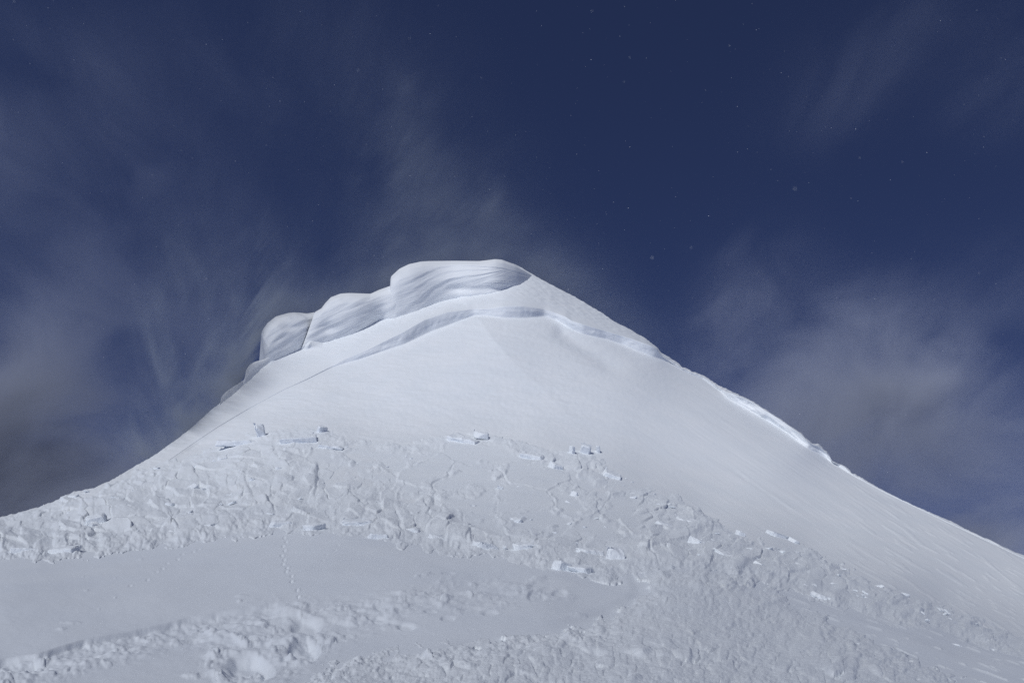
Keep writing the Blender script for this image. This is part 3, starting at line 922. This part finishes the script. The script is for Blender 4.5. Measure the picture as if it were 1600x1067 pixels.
# plume of snow torn off the summit and a low fringe along the whole crest
RIDGE = [(280, 682, 80), (345, 628, 87), (384, 579, 92), (410, 512, 97), (450, 489, 98.5), (500, 484, 100.5), (545, 458, 102.5), (606, 447, 105), (640, 412, 109), (780, 405, 113),
         (900, 465, 110), (1033, 551, 105), (1215, 651, 95), (1300, 715, 89), (1481, 812, 76)]
RP = [W3(*p) for p in RIDGE]
g = G("blown_snow", (.86, .93, 1.0), -.5)
RP = [(p[0] + .5 * (p[1] - 100), p[1], p[2]) for p in RP[:-2]]
sx = g.m_('ADD', g.x, g.m_('MULTIPLY', g.m_('SUBTRACT', g.y, 100.0), .5))
rz = g.curve(sx, -45, 32, [(p[0], p[2]) for p in RP], 0, 60)
ry = g.curve(sx, -45, 32, [(p[0], p[1]) for p in RP], 60, 130)
h = g.m_('SUBTRACT', g.z, rz)
sh = g.m_('ADD', sx, g.m_('MULTIPLY', h, .62))
vv = g.vec(sh, g.m_('MULTIPLY', g.y, .10), g.m_('MULTIPLY', h, .40))
vf = g.vec(g.m_('MULTIPLY', sh, 1.7), g.m_('MULTIPLY', g.y, .10), g.m_('MULTIPLY', h, .38))
n1 = g.range(g.noise(vf, .42, 4, .66, 1.3), .45, .64, 0, 1, False)
n2 = g.range(g.noise(vv, .13, 5, .62, 1.6), .40, .72, 0, 1, False)
fringe = g.m_('MULTIPLY', g.m_('POWER', 2.71828, g.m_('DIVIDE', g.m_('MAXIMUM', h, 0), -2.4)), g.m_('MULTIPLY_ADD', n1, .9, .25))
fr_x = g.curve(sx, -48, 36, [(-48, .5), (-41, 1), (-33, 1), (-27, .6), (-16, .5), (-6, .6), (4, .6), (12, .9), (19, .5), (26, .1), (36, .0)], 0, 1)
fringe = g.m_('MULTIPLY', fringe, fr_x)
pl = g.m_('ADD', g.m_('MULTIPLY', g.gauss(sh, 3.0, 13.0), .9), g.m_('MULTIPLY', g.gauss(sh, -36.0, 9.0), .8))
plume = g.m_('MULTIPLY', g.m_('MULTIPLY', pl, g.m_('POWER', 2.71828, g.m_('DIVIDE', g.m_('MAXIMUM', h, 0), -13.0))), g.m_('MULTIPLY_ADD', n2, 1.1, .10))
plume = g.m_('MULTIPLY', plume, g.m_('MULTIPLY_ADD', n1, 1.5, .2))
dens = g.m_('ADD', g.m_('MULTIPLY', fringe, .25), g.m_('MULTIPLY', plume, .25))
dens = g.m_('MULTIPLY', dens, g.gauss(g.m_('SUBTRACT', g.y, ry), 2.0, 5.0))
dens = g.m_('MULTIPLY', dens, g.range(sx, -52, -44))
dens = g.m_('MULTIPLY', dens, g.range(h, -1.2, .2))
sd_ = box("spindrift", (-60, 74, -2), (40, 124, 90), g.finish(dens))
tag(sd_, "thin veil of spindrift streaming up and left from the summit crest", "spindrift", kind="stuff")

# drifting cloud beyond the mountain
YC0 = 250.0
g = G("cloud_vapour", (.80, .85, 1.0), -.25)
nv = g.vec(g.x, g.m_('MULTIPLY', g.y, .42), g.z)
na = g.range(g.noise(nv, .034, 6, .63, .7), .41, .65, 0, 1, True)
nb = g.range(g.noise(nv, .009, 2, .5, .3), .34, .66, .25, 1, True)
BL = [(1340, 570, 150, 110, 1.25), (1480, 610, 100, 60, 1.4), (1180, 470, 70, 70, 1.0), (1290, 690, 150, 110, 1.2), (1560, 870, 380, 140, 5.0), (1590, 470, 70, 110, .7), (1575, 150, 60, 90, .45),
      (1350, 140, 110, 60, .22), (1480, 10, 120, 40, .35), (-20, 640, 140, 180, 3.8), (90, 800, 300, 120, 2.6), (40, 190, 250, 130, .55), (230, 470, 210, 160, .4), (480, 90, 170, 70, .35)]
tot = None
for bx_, by_, rx_, rz_, st_ in BL:
    k = YC0 / F
    b = g.m_('MULTIPLY', g.blob(W3(bx_, by_, YC0), (rx_ * k, 34, rz_ * k)), st_)
    tot = b if tot is None else g.m_('ADD', tot, b)
dens = g.m_('MULTIPLY', g.m_('MULTIPLY', tot, g.m_('MULTIPLY_ADD', na, 1.05, .06)), nb)
dens = g.m_('MULTIPLY', dens, .024)
cl_ = box("clouds", (-310, 205, -60), (310, 295, 210), g.finish(dens))
cs = G("added_shade_cloud", (.95, .96, .98), .2)  # unseen cloud up behind the camera, added to shade the foreground snow
cs.v.inputs["Density"].default_value = .0018
bm = bmesh.new(); bmesh.ops.create_icosphere(bm, subdivisions=4, radius=1.0)
for v in bm.verts:
    c = v.co.normalized()
    k = 1 + .25 * float(fbm(np.array([c.x * 2 + c.z]), np.array([c.y * 2 - c.z]), 3, 402)[0])
    v.co = Vector((c.x * 95 * k - 62, c.y * 62 * k - 112, c.z * 34 * k + 104))
me = bpy.data.meshes.new("clouds"); bm.to_mesh(me); bm.free(); me.materials.append(cs.m)
co_ = bpy.data.objects.new("clouds", me); COL.objects.link(co_)
tag(co_, "unseen thin cloud added behind the camera to dim the sunlight on the near snow", "clouds", kind="stuff")
tag(cl_, "thin grey wisps of cloud drifting behind the snow peak", "clouds", kind="stuff")

# ------------------------------------------------------------------ light, sky, render settings
SUN = Vector((-.36, -.64, .68)).normalized()
elev = math.asin(SUN.z)
az = math.atan2(SUN.x, SUN.y)           # clockwise from +Y
sl = bpy.data.lights.new("sun", 'SUN'); sl.energy = 2.6; sl.angle = math.radians(9.0); sl.color = (.96, .98, .99)
so = bpy.data.objects.new("sun", sl); COL.objects.link(so)
so.rotation_euler = SUN.to_track_quat('Z', 'Y').to_euler()
so.location = SUN * 60

w = bpy.data.worlds.new("World"); scene.world = w; w.use_nodes = True
nt = w.node_tree
bg = nt.nodes["Background"]
sky = nt.nodes.new("ShaderNodeTexSky"); sky.sky_type = 'NISHITA'; sky.sun_disc = False
sky.sun_elevation = elev; sky.sun_rotation = az
sky.altitude = 8000; sky.air_density = 1.0; sky.dust_density = 0.0; sky.ozone_density = 5.0
hs = nt.nodes.new("ShaderNodeVectorMath"); hs.operation = 'MULTIPLY'; hs.inputs[1].default_value = (1.62, 1.36, 1.62)
# the sky high above a summit: dark well down towards the horizon
tcw = nt.nodes.new("ShaderNodeTexCoord"); va = nt.nodes.new("ShaderNodeVectorMath"); va.operation = 'ADD'; va.inputs[1].default_value = (0, 0, .30)
vn = nt.nodes.new("ShaderNodeVectorMath"); vn.operation = 'NORMALIZE'
nt.links.new(tcw.outputs["Generated"], va.inputs[0]); nt.links.new(va.outputs[0], vn.inputs[0]); nt.links.new(vn.outputs[0], sky.inputs[0])
nt.links.new(sky.outputs[0], hs.inputs[0])
nt.links.new(hs.outputs[0], bg.inputs[0])
bg.inputs[1].default_value = 0.05

scene.view_settings.view_transform = 'Standard'
scene.view_settings.look = 'None'
scene.view_settings.exposure = -0.15
scene.cycles.max_bounces = 8; scene.cycles.diffuse_bounces = 5
scene.cycles.use_denoising = False
scene.cycles.use_adaptive_sampling = False
scene.cycles.volume_bounces = 0
scene.cycles.volume_step_rate = 0.5
scene.cycles.volume_max_steps = 64
